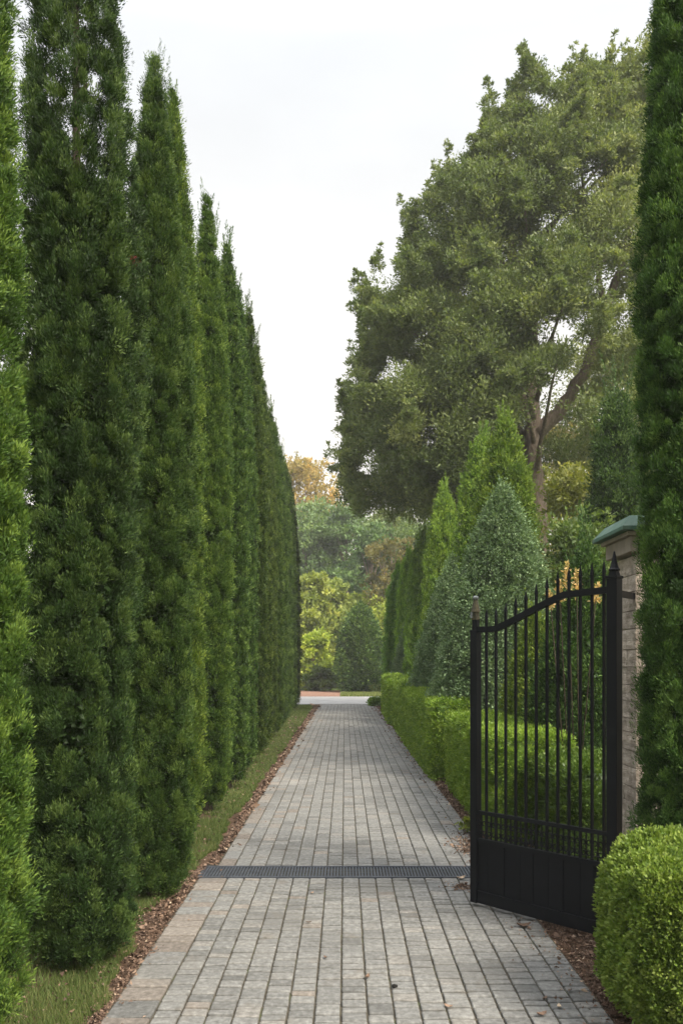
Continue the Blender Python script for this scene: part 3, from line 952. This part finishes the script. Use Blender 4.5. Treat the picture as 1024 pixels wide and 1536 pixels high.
# vertical bars with pointed tips
for k in range(1, 13):
    t = k / 13.0 + 0.012
    zt = rail_z(t) + 0.015
    h = zt - 0.44
    b = BM().box((GX(t), 0.0, 0.44 + h / 2), (0.0145, 0.0145, h), rz=0)
    top = 0.085 + 0.042 * t
    b.box((GX(t), 0, zt + top * 0.35), (0.0142, 0.0142, top * 0.7), bev=0)
    b.cone((GX(t), 0, zt + top * 0.7), 0.0135, 0.002, top * 0.6, 4, R_(45))
    b.build('upright_bar', M['iron'], gate)
sbm = BM()
for k in range(0, 13):
    t = (k + 0.5) / 13.0 + 0.012
    sbm.box((GX(t), 0, 0.525), (0.007, 0.007, 0.165))
    for s in (-1, 1):   # little scrolls under the middle rail
        cx = GX(t) + s * 0.018
        sp = [(cx + 0.013 * math.cos(a_) * s, 0.545 + 0.022 * math.sin(a_) * (1 - a_ / 9)) for a_ in [i * 0.7 for i in range(8)]]
        sbm.sweep(sp, 0.004, 0.0028)
        sp = [(cx + 0.013 * math.cos(a_) * s, 0.488 - 0.022 * math.sin(a_) * (1 - a_ / 9)) for a_ in [i * 0.7 for i in range(8)]]
        sbm.sweep(sp, 0.004, 0.0028)
sbm.build('scrollwork', M['iron'], gate)
BM().sweep([(GX(0.03), 0.435), (GX(0.965), 0.435)], 0.017, 0.014).build('panel_rail', M['iron'], gate)
br = BM().sweep([(GX(0.03), 0.060), (GX(0.965), 0.060)], 0.019, 0.036)
br.sweep([(GX(0.03), 0.100), (GX(0.965), 0.100)], 0.022, 0.004)
br.build('bottom_rail', M['iron'], gate)
pn = BM()
edges = [0.03, 0.105, 0.235, 0.36, 0.455, 0.565, 0.665, 0.785, 0.875, 0.965]
for i in range(len(edges) - 1):
    a_, b_ = GX(edges[i]), GX(edges[i + 1])
    pn.box(((a_ + b_) / 2, 0.0015 * (i % 2), 0.262), (abs(a_ - b_) - 0.004, 0.010, 0.324), bev=0.0015)
pn.box((GX(0.5), 0.0, 0.262), (0.93, 0.005, 0.322))
for i in (2, 6):
    pn.box((GX(edges[i]), 0, 0.262), (0.009, 0.026, 0.322), bev=0.001)
pn.build('lower_panel', M['iron'], gate)
# hinge arms to the pillar
inv = Matrix.Rotation(-ga, 4, 'Z') @ Matrix.Translation((-HX, -HY, 0))
for zz in (2.005, 0.35):
    ha = bmesh.new()
    p0 = inv @ Vector((HX, HY, zz)); p1 = inv @ Vector((1.765, 5.06, zz))
    d = (p1 - p0); c = (p0 + p1) / 2
    r = bmesh.ops.create_cube(ha, size=1)
    bmesh.ops.transform(ha, matrix=Matrix.Translation(c) @ Matrix.Rotation(math.atan2(d.y, d.x), 4, 'Z') @ Matrix.Diagonal((d.length, 0.022, 0.036, 1)), verts=r['verts'])
    me = bpy.data.meshes.new('hinge_arm'); ha.to_mesh(me); ha.free()
    link('hinge_arm', me, M['iron'], gate)

# ------------------------------------------------------------------ the big tree behind
BY = 26.0
big = empty('big_tree', (5.95, BY, 0), 0, 'huge leafy grey-green tree with a thick bare trunk filling the right of the sky', 'tree')
rb = np.random.default_rng(101)
zk = np.array([5.6, 7.7, 9.4, 11.1, 13.1, 16.0, 17.8, 19.6, 20.6])
rk = np.array([4.8, 5.7, 5.4, 5.1, 4.6, 3.3, 2.1, 1.3, 0.5])
cxk = np.array([-.2, -.1, -.1, -.1, 0.0, 0.35, 0.9, 1.3, 1.9])
voids = [(645, 655, 44), (702, 440, 40), (585, 425, 40), (800, 500, 34), (848, 505, 30), (885, 425, 28), (820, 545, 20), (900, 350, 22), (870, 560, 20), (590, 560, 42), (720, 575, 38), (680, 320, 36), (775, 240, 36), (890, 270, 44), (935, 490, 30), (930, 640, 40), (825, 340, 34), (640, 500, 32), (760, 380, 34), (560, 700, 34), (820, 160, 30)]
voids = [(a, b, c * (0.72 if a < 780 else 0.95)) for a, b, c in voids]
Cl = []
while len(Cl) < 820:
    z = rb.uniform(5.4, 19.6)
    R0 = np.interp(z, zk, rk)
    if rb.random() > (R0 / 5.9):
        continue
    th = rb.uniform(0, 6.28)
    r = R0 * rb.uniform(0.2, 1.0) ** 0.5
    x = np.interp(z, zk, cxk) + r * math.cos(th) * 0.93
    y = r * math.sin(th) * 0.85
    if x > 0.35 and 6.5 < z < 13.2 and rb.random() < 0.70:      # thinner foliage round the bare limbs
        continue
    if x > -0.8 and z < 7.4 and rb.random() < 0.8:
        continue
    if x > 0.8 and 13.2 <= z < 15.5 and rb.random() < 0.35:
        continue
    cr = rb.uniform(0.28, 0.75) * (0.8 if z > 17 else 1)
    if z < 1.6 + 205 / F * (BY + y) + cr:
        continue
    px_ = 517 + F * (x + 5.95) / (BY + y); py_ = 995 - F * (z - 1.6) / (BY + y)
    if y < 1.4:
        if 752 < px_ < 850 and 610 < py_ < 870:                  # bare lower trunk stays clear on this side
            continue
        lx = np.interp(py_, [340, 400, 470, 550, 600, 640], [947, 930, 906, 880, 852, 828])
        if 340 < py_ < 640 and abs(px_ - lx) < 30:
            continue
    if any((px_ - a) ** 2 + (py_ - b) ** 2 < c * c for a, b, c in voids):
        continue
    Cl.append((x, y, z, cr))
# upward sprays on the outline
for z in np.linspace(6.4, 19.6, 54):
    R0 = np.interp(z, zk, rk)
    for s in (-1, 1):
        x0 = np.interp(z, zk, cxk) + s * R0 * rb.uniform(0.90, 1.04)
        y0 = rb.uniform(-1.5, 1.5)
        tl = rb.uniform(0.35, 1.15)
        if rb.random() < 0.45:
            tl *= 1.35; x0 += s * 0.25
        lx, ly = s * rb.uniform(-0.15, 0.55), rb.uniform(-.3, .3)
        for q in range(12):
            Cl.append((x0 + lx * 0.11 * q * tl + rb.normal(0, .035), y0 + ly * 0.11 * q * tl, z + 0.11 * q * tl, (0.30 - 0.02 * q)))
for k in range(330):
    z = rb.uniform(7.0, 19.0); R0 = np.interp(z, zk, rk) * rb.uniform(0.93, 1.06)
    th = rb.uniform(0, 6.28)
    dx = rb.normal(0, .5) + math.cos(th) * 0.8; dy = rb.normal(0, .5) + math.sin(th) * .6; dz = rb.normal(0.35, 0.5)
    q0 = np.array([np.interp(z, zk, cxk) + R0 * math.cos(th) * 0.96, R0 * math.sin(th) * 0.88, z])
    for q in range(rb.integers(3, 8)):
        p_ = q0 + np.array([dx, dy, dz]) * 0.11 * q
        Cl.append((*p_, 0.24 - 0.02 * q))
for k in range(34):
    x0 = rb.uniform(-1.6, 3.6); y0 = rb.uniform(-1.2, 1.2)
    zt = np.interp(x0, [-1.4, 0, 1.8, 3.6], [16.6, 18.4, 19.4, 19.0]) + rb.normal(0, .25)
    tl = rb.uniform(0.6, 1.35)
    for q in range(14):
        Cl.append((x0 + rb.normal(0, .04), y0 + rb.normal(0, .04), zt + 0.12 * q * tl - 0.7, 0.30 - 0.018 * q))
Cl = np.array(Cl)
_px = 517 + F * (Cl[:, 0] + 5.95) / (BY + Cl[:, 1]); _py = 995 - F * (Cl[:, 2] - 1.6) / (BY + Cl[:, 1])
_bad = np.zeros(len(Cl), bool)
for a, b, c in voids:
    _bad |= (_px - a) ** 2 + (_py - b) ** 2 < (c * 0.9) ** 2
_bad[:820] = False
Cl = Cl[~_bad]
tint = 0.45 + 0.16 * rb.normal(size=len(Cl)) + np.clip((Cl[:, 0] + 0.5) * 0.12, 0, 0.35)  # leaves lighten to the right: warm side light painted into the tint
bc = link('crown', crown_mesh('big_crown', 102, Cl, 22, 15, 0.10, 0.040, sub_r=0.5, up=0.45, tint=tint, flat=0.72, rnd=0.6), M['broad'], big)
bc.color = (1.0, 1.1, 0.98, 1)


def wp(px, py, dy=0):
    X, Z = at(px, BY + dy, py)
    return X - 5.95, dy, Z


def limb(pts, r0, r1, sub=3):
    k = len(pts)
    P = np.array(pts)
    tt = np.linspace(0, k - 1, (k - 1) * sub + 1)
    out = np.stack([np.interp(tt, range(k), P[:, c]) for c in range(3)], 1)
    out[1:-1] += rb.normal(0, 0.035, (len(out) - 2, 3))
    return [(*p, r) for p, r in zip(out, np.linspace(r0, r1, len(out)))]


paths = [limb([(0.15, 0, -0.2), (0.1, 0, 2.5), wp(806, 800), wp(802, 720), wp(800, 650), wp(798, 600), wp(792, 540), wp(785, 430), wp(800, 300), wp(830, 200)], 0.40, 0.06),
         limb([wp(802, 650), wp(835, 620), wp(856, 590), wp(880, 550), wp(905, 475), wp(930, 400), wp(950, 330), wp(955, 260)], 0.24, 0.07),
         limb([wp(800, 625), wp(780, 570), wp(765, 500), wp(745, 400), wp(740, 300)], 0.19, 0.05),
         limb([wp(905, 475), wp(900, 420), wp(880, 340), wp(870, 250)], 0.11, 0.04)]
paths[0][0] = (0.15, 0, -0.2, 0.55)
sel = [c for c in Cl[:820] if not (c[0] > 0.2 and c[2] < 14)][:: 9]
for c in sel:
    zs = min(max(c[2] - 2.2, 6.5), 16)
    if c[3] < 0.4:
        continue
    paths.append(limb([(0 if zs < 12 else -0.3, 0, zs), (c[0] * 0.45, c[1] * 0.45, (zs + c[2]) / 2 + 0.2), (c[0], c[1], c[2])], 0.085, 0.02, 2))
link('trunk', tube_mesh('trunk', paths, 9, 0.12), M['bark'], big)

# dark reddish leaved tree whose twigs show at the top right
broad_tree('dark_leaved_tree', 'dark reddish twigs of a tree showing above the right edge cypress', 'tree', None, (4.25, 9.0, 0), 9.8, 0.85, 6.2, 111,
           n=40, subs=10, per=22, Ln=0.06, Wd=0.03, color=(0.75, 0.5, 0.6), trunk_r=0.07)

# ------------------------------------------------------------------ background planting
def bt(name, lab, px, yt, Y, Rr, zb, seed, color, mat='broad', cat='tree', n=55, leaf=None, **kw):
    X, Z = at(px, Y, yt)
    lf = leaf or Y * 0.0042
    return broad_tree(name, lab, cat, None, (X, Y, 0), Z, Rr, zb, seed, n=n, Ln=lf, Wd=lf * 0.55, color=color, mat=mat, **kw)


bt('golden_tree', 'tree top with golden sunlight painted into its leaves beside the end of the left cypress row', 458, 688, 82, 5.0, 7, 120, (1.0, 1.15, 1.0), 'gold', n=85, cl=0.24, per=16)
bt('distant_tree', 'haze-tinted grey-green tree below the golden tree top', 462, 755, 70, 4.2, 1, 121, (1.1, 1.4, 1.5), n=70)  # this and the next two trees have haze painted into their leaf colours
bt('distant_tree', 'haze-tinted dark green tree in the middle of the far gap', 520, 760, 68, 3.6, 1, 122, (0.95, 1.25, 1.3), n=70)
bt('distant_tree', 'haze-tinted blue-green conifer like tree behind the yellow-green shrubs', 556, 790, 62, 3.0, 0.5, 123, (0.85, 1.2, 1.2), n=60, shape=0.7)
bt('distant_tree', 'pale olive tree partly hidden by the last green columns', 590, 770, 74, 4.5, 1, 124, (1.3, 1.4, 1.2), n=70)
bt('golden_tree', 'sparse orange-tinged tree under the left side of the big crown', 588, 800, 56, 2.6, 4, 125, (0.55, 0.75, 0.8), 'gold', n=30, cl=0.24, per=14)
bt('distant_tree', 'dark evergreen filling the space behind the right green columns', 640, 785, 64, 4.6, 0.5, 126, (0.8, 1.05, 0.8), n=80)
bt('distant_tree', 'mid green tree between the green columns and the big trunk', 720, 740, 62, 5.0, 0.5, 127, (0.8, 0.95, 0.7), n=80)
bt('golden_tree', 'tree with a golden glow painted into its leaves just right of the big trunk', 838, 640, 44, 3.0, 1, 128, (0.7, 0.95, 0.9), 'gold', n=60)  # golden backlight painted as leaf colour
bt('distant_tree', 'olive green tree seen through the gaps right of the big trunk', 905, 520, 46, 4.8, 1, 129, (1.1, 1.1, 0.7), n=85)
bt('distant_tree', 'green tree whose crown meets the right edge cypress low down', 965, 600, 36, 4.0, 1, 130, (0.9, 1.0, 0.6), n=70)
bt('distant_tree', 'tall dark tree far behind the left row, just past its last tree', 405, 770, 75, 5.5, 1, 131, (0.6, 0.85, 0.8), n=70)
bt('yellow_shrub', 'tall yellow-green shrub next to the last left cypress', 468, 862, 53, 1.9, 0.3, 140, (1.9, 1.9, 1.1), cat='shrub', n=55, trunk_r=0.08)
bt('yellow_shrub', 'olive-yellow rounded shrub between the tallest yellow one and the dark cone', 500, 876, 55, 2.0, 0.3, 141, (1.9, 1.95, 1.3), cat='shrub', n=55, trunk_r=0.08)
bt('yellow_shrub', 'low lime green shrub in front of the yellow ones beside the mulch', 470, 955, 50, 1.35, 0.2, 142, (2.4, 2.5, 1.0), cat='shrub', n=45, trunk_r=0.06)
bt('yellow_shrub', 'bright yellow-green shrub right of the dark cone shrub', 578, 900, 54, 1.9, 0.3, 143, (2.8, 2.7, 1.3), cat='shrub', n=55, trunk_r=0.08)
bt('yellow_shrub', 'green shrub directly behind the dark cone shrub', 538, 893, 57, 1.7, 0.3, 144, (2.4, 2.4, 1.3), cat='shrub', n=55, trunk_r=0.08)
bt('low_shrub', 'low dark shrub at the back of the red mulch bed', 480, 1005, 49, 1.0, 0.0, 145, (0.6, 0.75, 0.6), cat='shrub', n=30, trunk_r=0.03)
bt('low_shrub', 'low shrub at the lawn edge right of the dark cone shrub', 577, 1012, 49.5, 0.9, 0.0, 146, (0.9, 1.1, 0.7), cat='shrub', n=30, trunk_r=0.03)
bt('low_shrub', 'pale low mound of foliage on the lawn below the yellow-green shrub', 560, 1027, 46.5, 0.7, 0.0, 147, (1.1, 1.2, 1.1), cat='shrub', n=24, trunk_r=0.02)
X, Z = at(540, 47, 914)
evergreen('cone_shrub', 'dark green cone shaped shrub standing alone beyond the crossing road', 'shrub', None, (X, 47, 0), 'cypress', 150, Z, 1.22,
          z0=0.15, n_cl=2200, per=30, Ln=0.17, Wd=0.07, cs=0.25, prof=([0, .05, .2, .5, .75, .9, 1], [.6, .9, 1, .92, .66, .38, .08]), shoots=10, color=(1.0, 1.1, 1.1), bil=0.3, out=0.8, up=0.4,
          trunk_r=0.1)
# little mound at the road corner and weeds below the hedge
clipped('ground_plant', 'small green mound of foliage at the right corner where drive meets road', None, (1.38, 31.6, 0), (0.42, 0.5, 0.11), 0.1, 160, 24, 0.08, 0.04, 151,
        cs=0.09, cat='plant', color=(0.8, 0.9, 0.9))
bt('ground_plant', 'small leafy weed at the hedge foot beside the free end of the gate', 697, 1228, 7.9, 0.11, 0.0, 152, (1.4, 1.5, 0.7), cat='plant', n=12, leaf=0.03, subs=4, per=7, trunk_r=0.004)

# ------------------------------------------------------------------ grass, litter, fallen leaves
def mound_noise(X, Y):
    return np.sin(X * 9 + Y * 3.1) + np.sin(Y * 7.3 - X * 4.0 + 1) + np.sin(Y * 2.1 + 2) + 0.8 * np.sin(Y * 17 + X * 11)


rg = np.random.default_rng(77)
N = 230000
Yg = 2.6 + (32.0 - 2.6) * rg.random(N) ** 2.3
edge = -1.16 - 0.02 * mound_noise(0 * Yg, Yg) - 0.13 * np.exp(-((Yg - 5.3) / 0.5) ** 2) - np.where(Yg > 7, 0, 0.02)
Xg = edge - rg.random(N) ** 1.3 * np.interp(Yg, [2, 8, 32], [1.3, 0.9, 1.1])
bare = (mound_noise(Xg, Yg) > 1.9) & (rg.random(N) < 0.8)
under = (Xg < -1.45) & (Yg < 30) & (Yg > 4.2) & (rg.random(N) < 0.4)
keep = ~(bare | under)
Xg, Yg = Xg[keep], Yg[keep]
n = len(Xg)
s = np.interp(Yg, [3, 8, 32], [0.0032, 0.006, 0.02])
P = np.stack([Xg, Yg, np.full(n, -0.03)], 1)
hgt = rg.uniform(0.028, 0.06, n) * np.where(rg.random(n) < 0.1, 1.4, 1)
D = rg.normal(size=(n, 3)) * 0.38; D[:, 2] = 1
V = kites(rg, P, D, hgt, s, 0.1, 0.3)
tag(link('grass', quads_mesh('grass', V, rg.normal(0.42, 0.22, n) + 0.06 * np.clip(mound_noise(Xg * 1.3 + 4, Yg * 0.8), 0, 3)), M['grass']), 'strip of short green grass between the left cypresses and the drive', 'grass', None, 'stuff')
# far lawn
N = 26000
P = np.stack([rg.uniform(-0.2, 7, N), rg.uniform(40.7, 50, N), np.full(N, -0.03)], 1)
D = rg.normal(size=(N, 3)) * 0.4; D[:, 2] = 1
g2 = link('grass', quads_mesh('grass', kites(rg, P, D, 0.10, 0.05, 0.1, 0.3), rg.normal(0.5, 0.2, N)), M['grass'])
g2.color = (1.5, 1.35, 1.3, 1)
tag(g2, 'pale green lawn beyond the crossing road', 'grass', None, 'stuff')


def litter(name, pts, lab, sd, L0=0.016):
    r = np.random.default_rng(sd)
    n = len(pts)
    D = r.normal(size=(n, 3)); D[:, 2] *= 0.25
    k = np.exp(r.normal(0, 0.45, n)) * np.interp(pts[:, 1], [3, 8, 32], [0.85, 1.2, 3])
    V = kites(r, pts, D, L0 * k, L0 * 0.5 * k, 0.35)
    o = link(name, quads_mesh(name, V, np.clip(r.beta(1.6, 2.6, n), 0, 1)), M['litter'])
    return tag(o, lab, 'leaf litter', None, 'stuff')


N = 19000
Yl = 2.8 + 29 * rg.random(N) ** 1.9
Xl = -1.085 - np.abs(rg.normal(0, 0.05, N)) * (1 + 1.6 * np.exp(-((Yl - 5.4) / 0.6) ** 2)) * np.where(Yl > 7, 0.8, 1) + np.where(Yl > 6.6, 0.07, 0)
Xl += np.where(rg.random(N) < 0.025, np.abs(rg.normal(0, 0.09, N)), 0)
Pa = np.stack([Xl, Yl, np.where(Xl > -1.09, 0.004, -0.018) + rg.random(N) * 0.012], 1)
Ng = 2600
Yq = 2.9 + 22 * rg.random(Ng) ** 1.8
Pg = np.stack([-1.2 - rg.random(Ng) ** 1.4 * 0.6, Yq, -0.012 + rg.random(Ng) * 0.03], 1)
Pa = np.concatenate([Pa, Pg])
litter('leaf_litter', Pa, 'band of brown leaf litter along the left edge of the drive', 1)
N = 26000
Yl = 2.8 + 29 * rg.random(N) ** 1.9
Xl = 1.205 + np.abs(rg.normal(0, 0.10, N)) * (1 + 1.3 * np.exp(-((Yl - 4.6) / 1.0) ** 2))
m_ = rg.random(N) < 0.05
Xl[m_] = 1.2 - np.abs(rg.normal(0, 0.10, m_.sum()))
m2 = rg.random(N) < 0.035
Xl[m2] = 1.10 + rg.normal(0, 0.09, m2.sum()); Yl[m2] = 7.25 + rg.normal(0, 0.28, m2.sum())
m3 = rg.random(N) < 0.01
Xl[m3] = 0.86 + rg.normal(0, 0.06, m3.sum()); Yl[m3] = 5.95 + rg.normal(0, 0.05, m3.sum())
Pb = np.stack([Xl, Yl, np.where(Xl < 1.205, 0.004, -0.018) + rg.random(N) * 0.012], 1)
litter('leaf_litter', Pb, 'brown leaf litter over the soil along the right edge of the drive', 2)
# loose soil crumbs of the bed at the gate foot
N = 9000
Pc = np.stack([rg.uniform(1.22, 2.4, N), rg.uniform(3.0, 8.0, N), rg.uniform(-0.022, -0.005, N)], 1)
litter('soil_crumbs', Pc, 'dark crumbly soil and chips of the bed under the gate', 3, 0.012)


def fallen(px, py, L0, rz, curl, color, lab, mat='litter', kind='leaf'):
    Y = 2000.0 / (py - 995); X = (px - 517) / F * Y
    nL = 9
    V, Fc = [], []
    for i in range(nL):
        u = i / (nL - 1)
        wdt = 0.30 * L0 * math.sin(math.pi * min(u * 0.93 + 0.05, 1)) ** 0.8 * (1 + 0.25 * math.sin(i * 2.4))
        for j in (-1, 0, 1):
            V.append(((u - 0.5) * L0, j * wdt, 0.004 + curl * L0 * ((u - 0.5) ** 2 * 1.4 + abs(j) * 0.22)))
    for i in range(nL - 1):
        for j in range(2):
            a_ = i * 3 + j
            Fc.append((a_, a_ + 3, a_ + 4, a_ + 1))
    me = bpy.data.meshes.new('fallen_leaf')
    me.from_pydata(V, [], Fc)
    a_ = me.attributes.new('tint', 'FLOAT', 'FACE'); a_.data.foreach_set('value', [color] * len(Fc))
    o = link('fallen_leaf', me, M[mat], None, (X, Y, 0.003), rz)
    md = o.modifiers.new('thick', 'SOLIDIFY'); md.thickness = 0.0012
    return tag(o, lab, 'fallen leaf', 'fallen leaves on the drive')


fallen(551, 1468, 0.035, 1.2, 0.8, 0.55, 'small reddish curled leaf on the pavers near the bottom centre of the drive')
fallen(463, 1385, 0.035, 0.2, 0.3, 0.05, 'dark thin leaf lying on the pavers left of the middle, below the drain')
fallen(468, 1341, 0.028, 0.9, 0.6, 0.7, 'tiny tan leaf on the pavers just below the drain')
fallen(488, 1438, 0.025, 2.2, 0.6, 0.35, 'tiny brown leaf near the centre joint of the drive')
fallen(785, 1391, 0.085, 0.15, 0.5, 0.15, 'dark brown curled leaf on the pavers below the gate panel')
fallen(691, 1319, 0.07, 0.5, 0.5, 0.85, 'tan leaf at the right end of the drain by the gate post')
fallen(672, 1512, 0.04, 2.6, 0.5, 0.6, 'brown leaf at the bottom of the drive right of the dark clod')
fallen(812, 1524, 0.05, 0.4, 0.5, 0.5, 'reddish leaf near the bottom right of the paving')
fallen(838, 1512, 0.03, 1.4, 0.6, 0.95, 'small yellowish leaf at the lower right paver edge by the soil')
cb = BM().sphere((0, 0, 0.008), (0.013, 0.011, 0.009), 10).sphere((0.010, 0.003, 0.006), (0.008, 0.007, 0.007), 8)
for v in cb.bm.verts:
    v.co += Vector((rng.uniform(-1, 1), rng.uniform(-1, 1), rng.uniform(-1, 1))) * 0.0015
tag(cb.build('soil_clod', M['dark'], None, (at(591, 2000 / 486), 2000 / 486, 0)), 'small black clod lying on the pavers at the bottom of the drive', 'clod')

# ------------------------------------------------------------------ haze
hz = BM().box((0, 45, 12.0), (120, 110, 26.4)).build('haze', None)
mh, nt, out = nodes_of('haze_air')
pv = nt.nodes.new('ShaderNodeVolumePrincipled')
pv.inputs['Density'].default_value = 0.0009
pv.inputs['Color'].default_value = (0.97, 0.98, 1.0, 1)
nt.links.new(pv.outputs[0], out.inputs['Volume'])
hz.data.materials.append(mh)
tag(hz, 'thin pale haze in the air over the garden', 'haze', None, 'stuff')
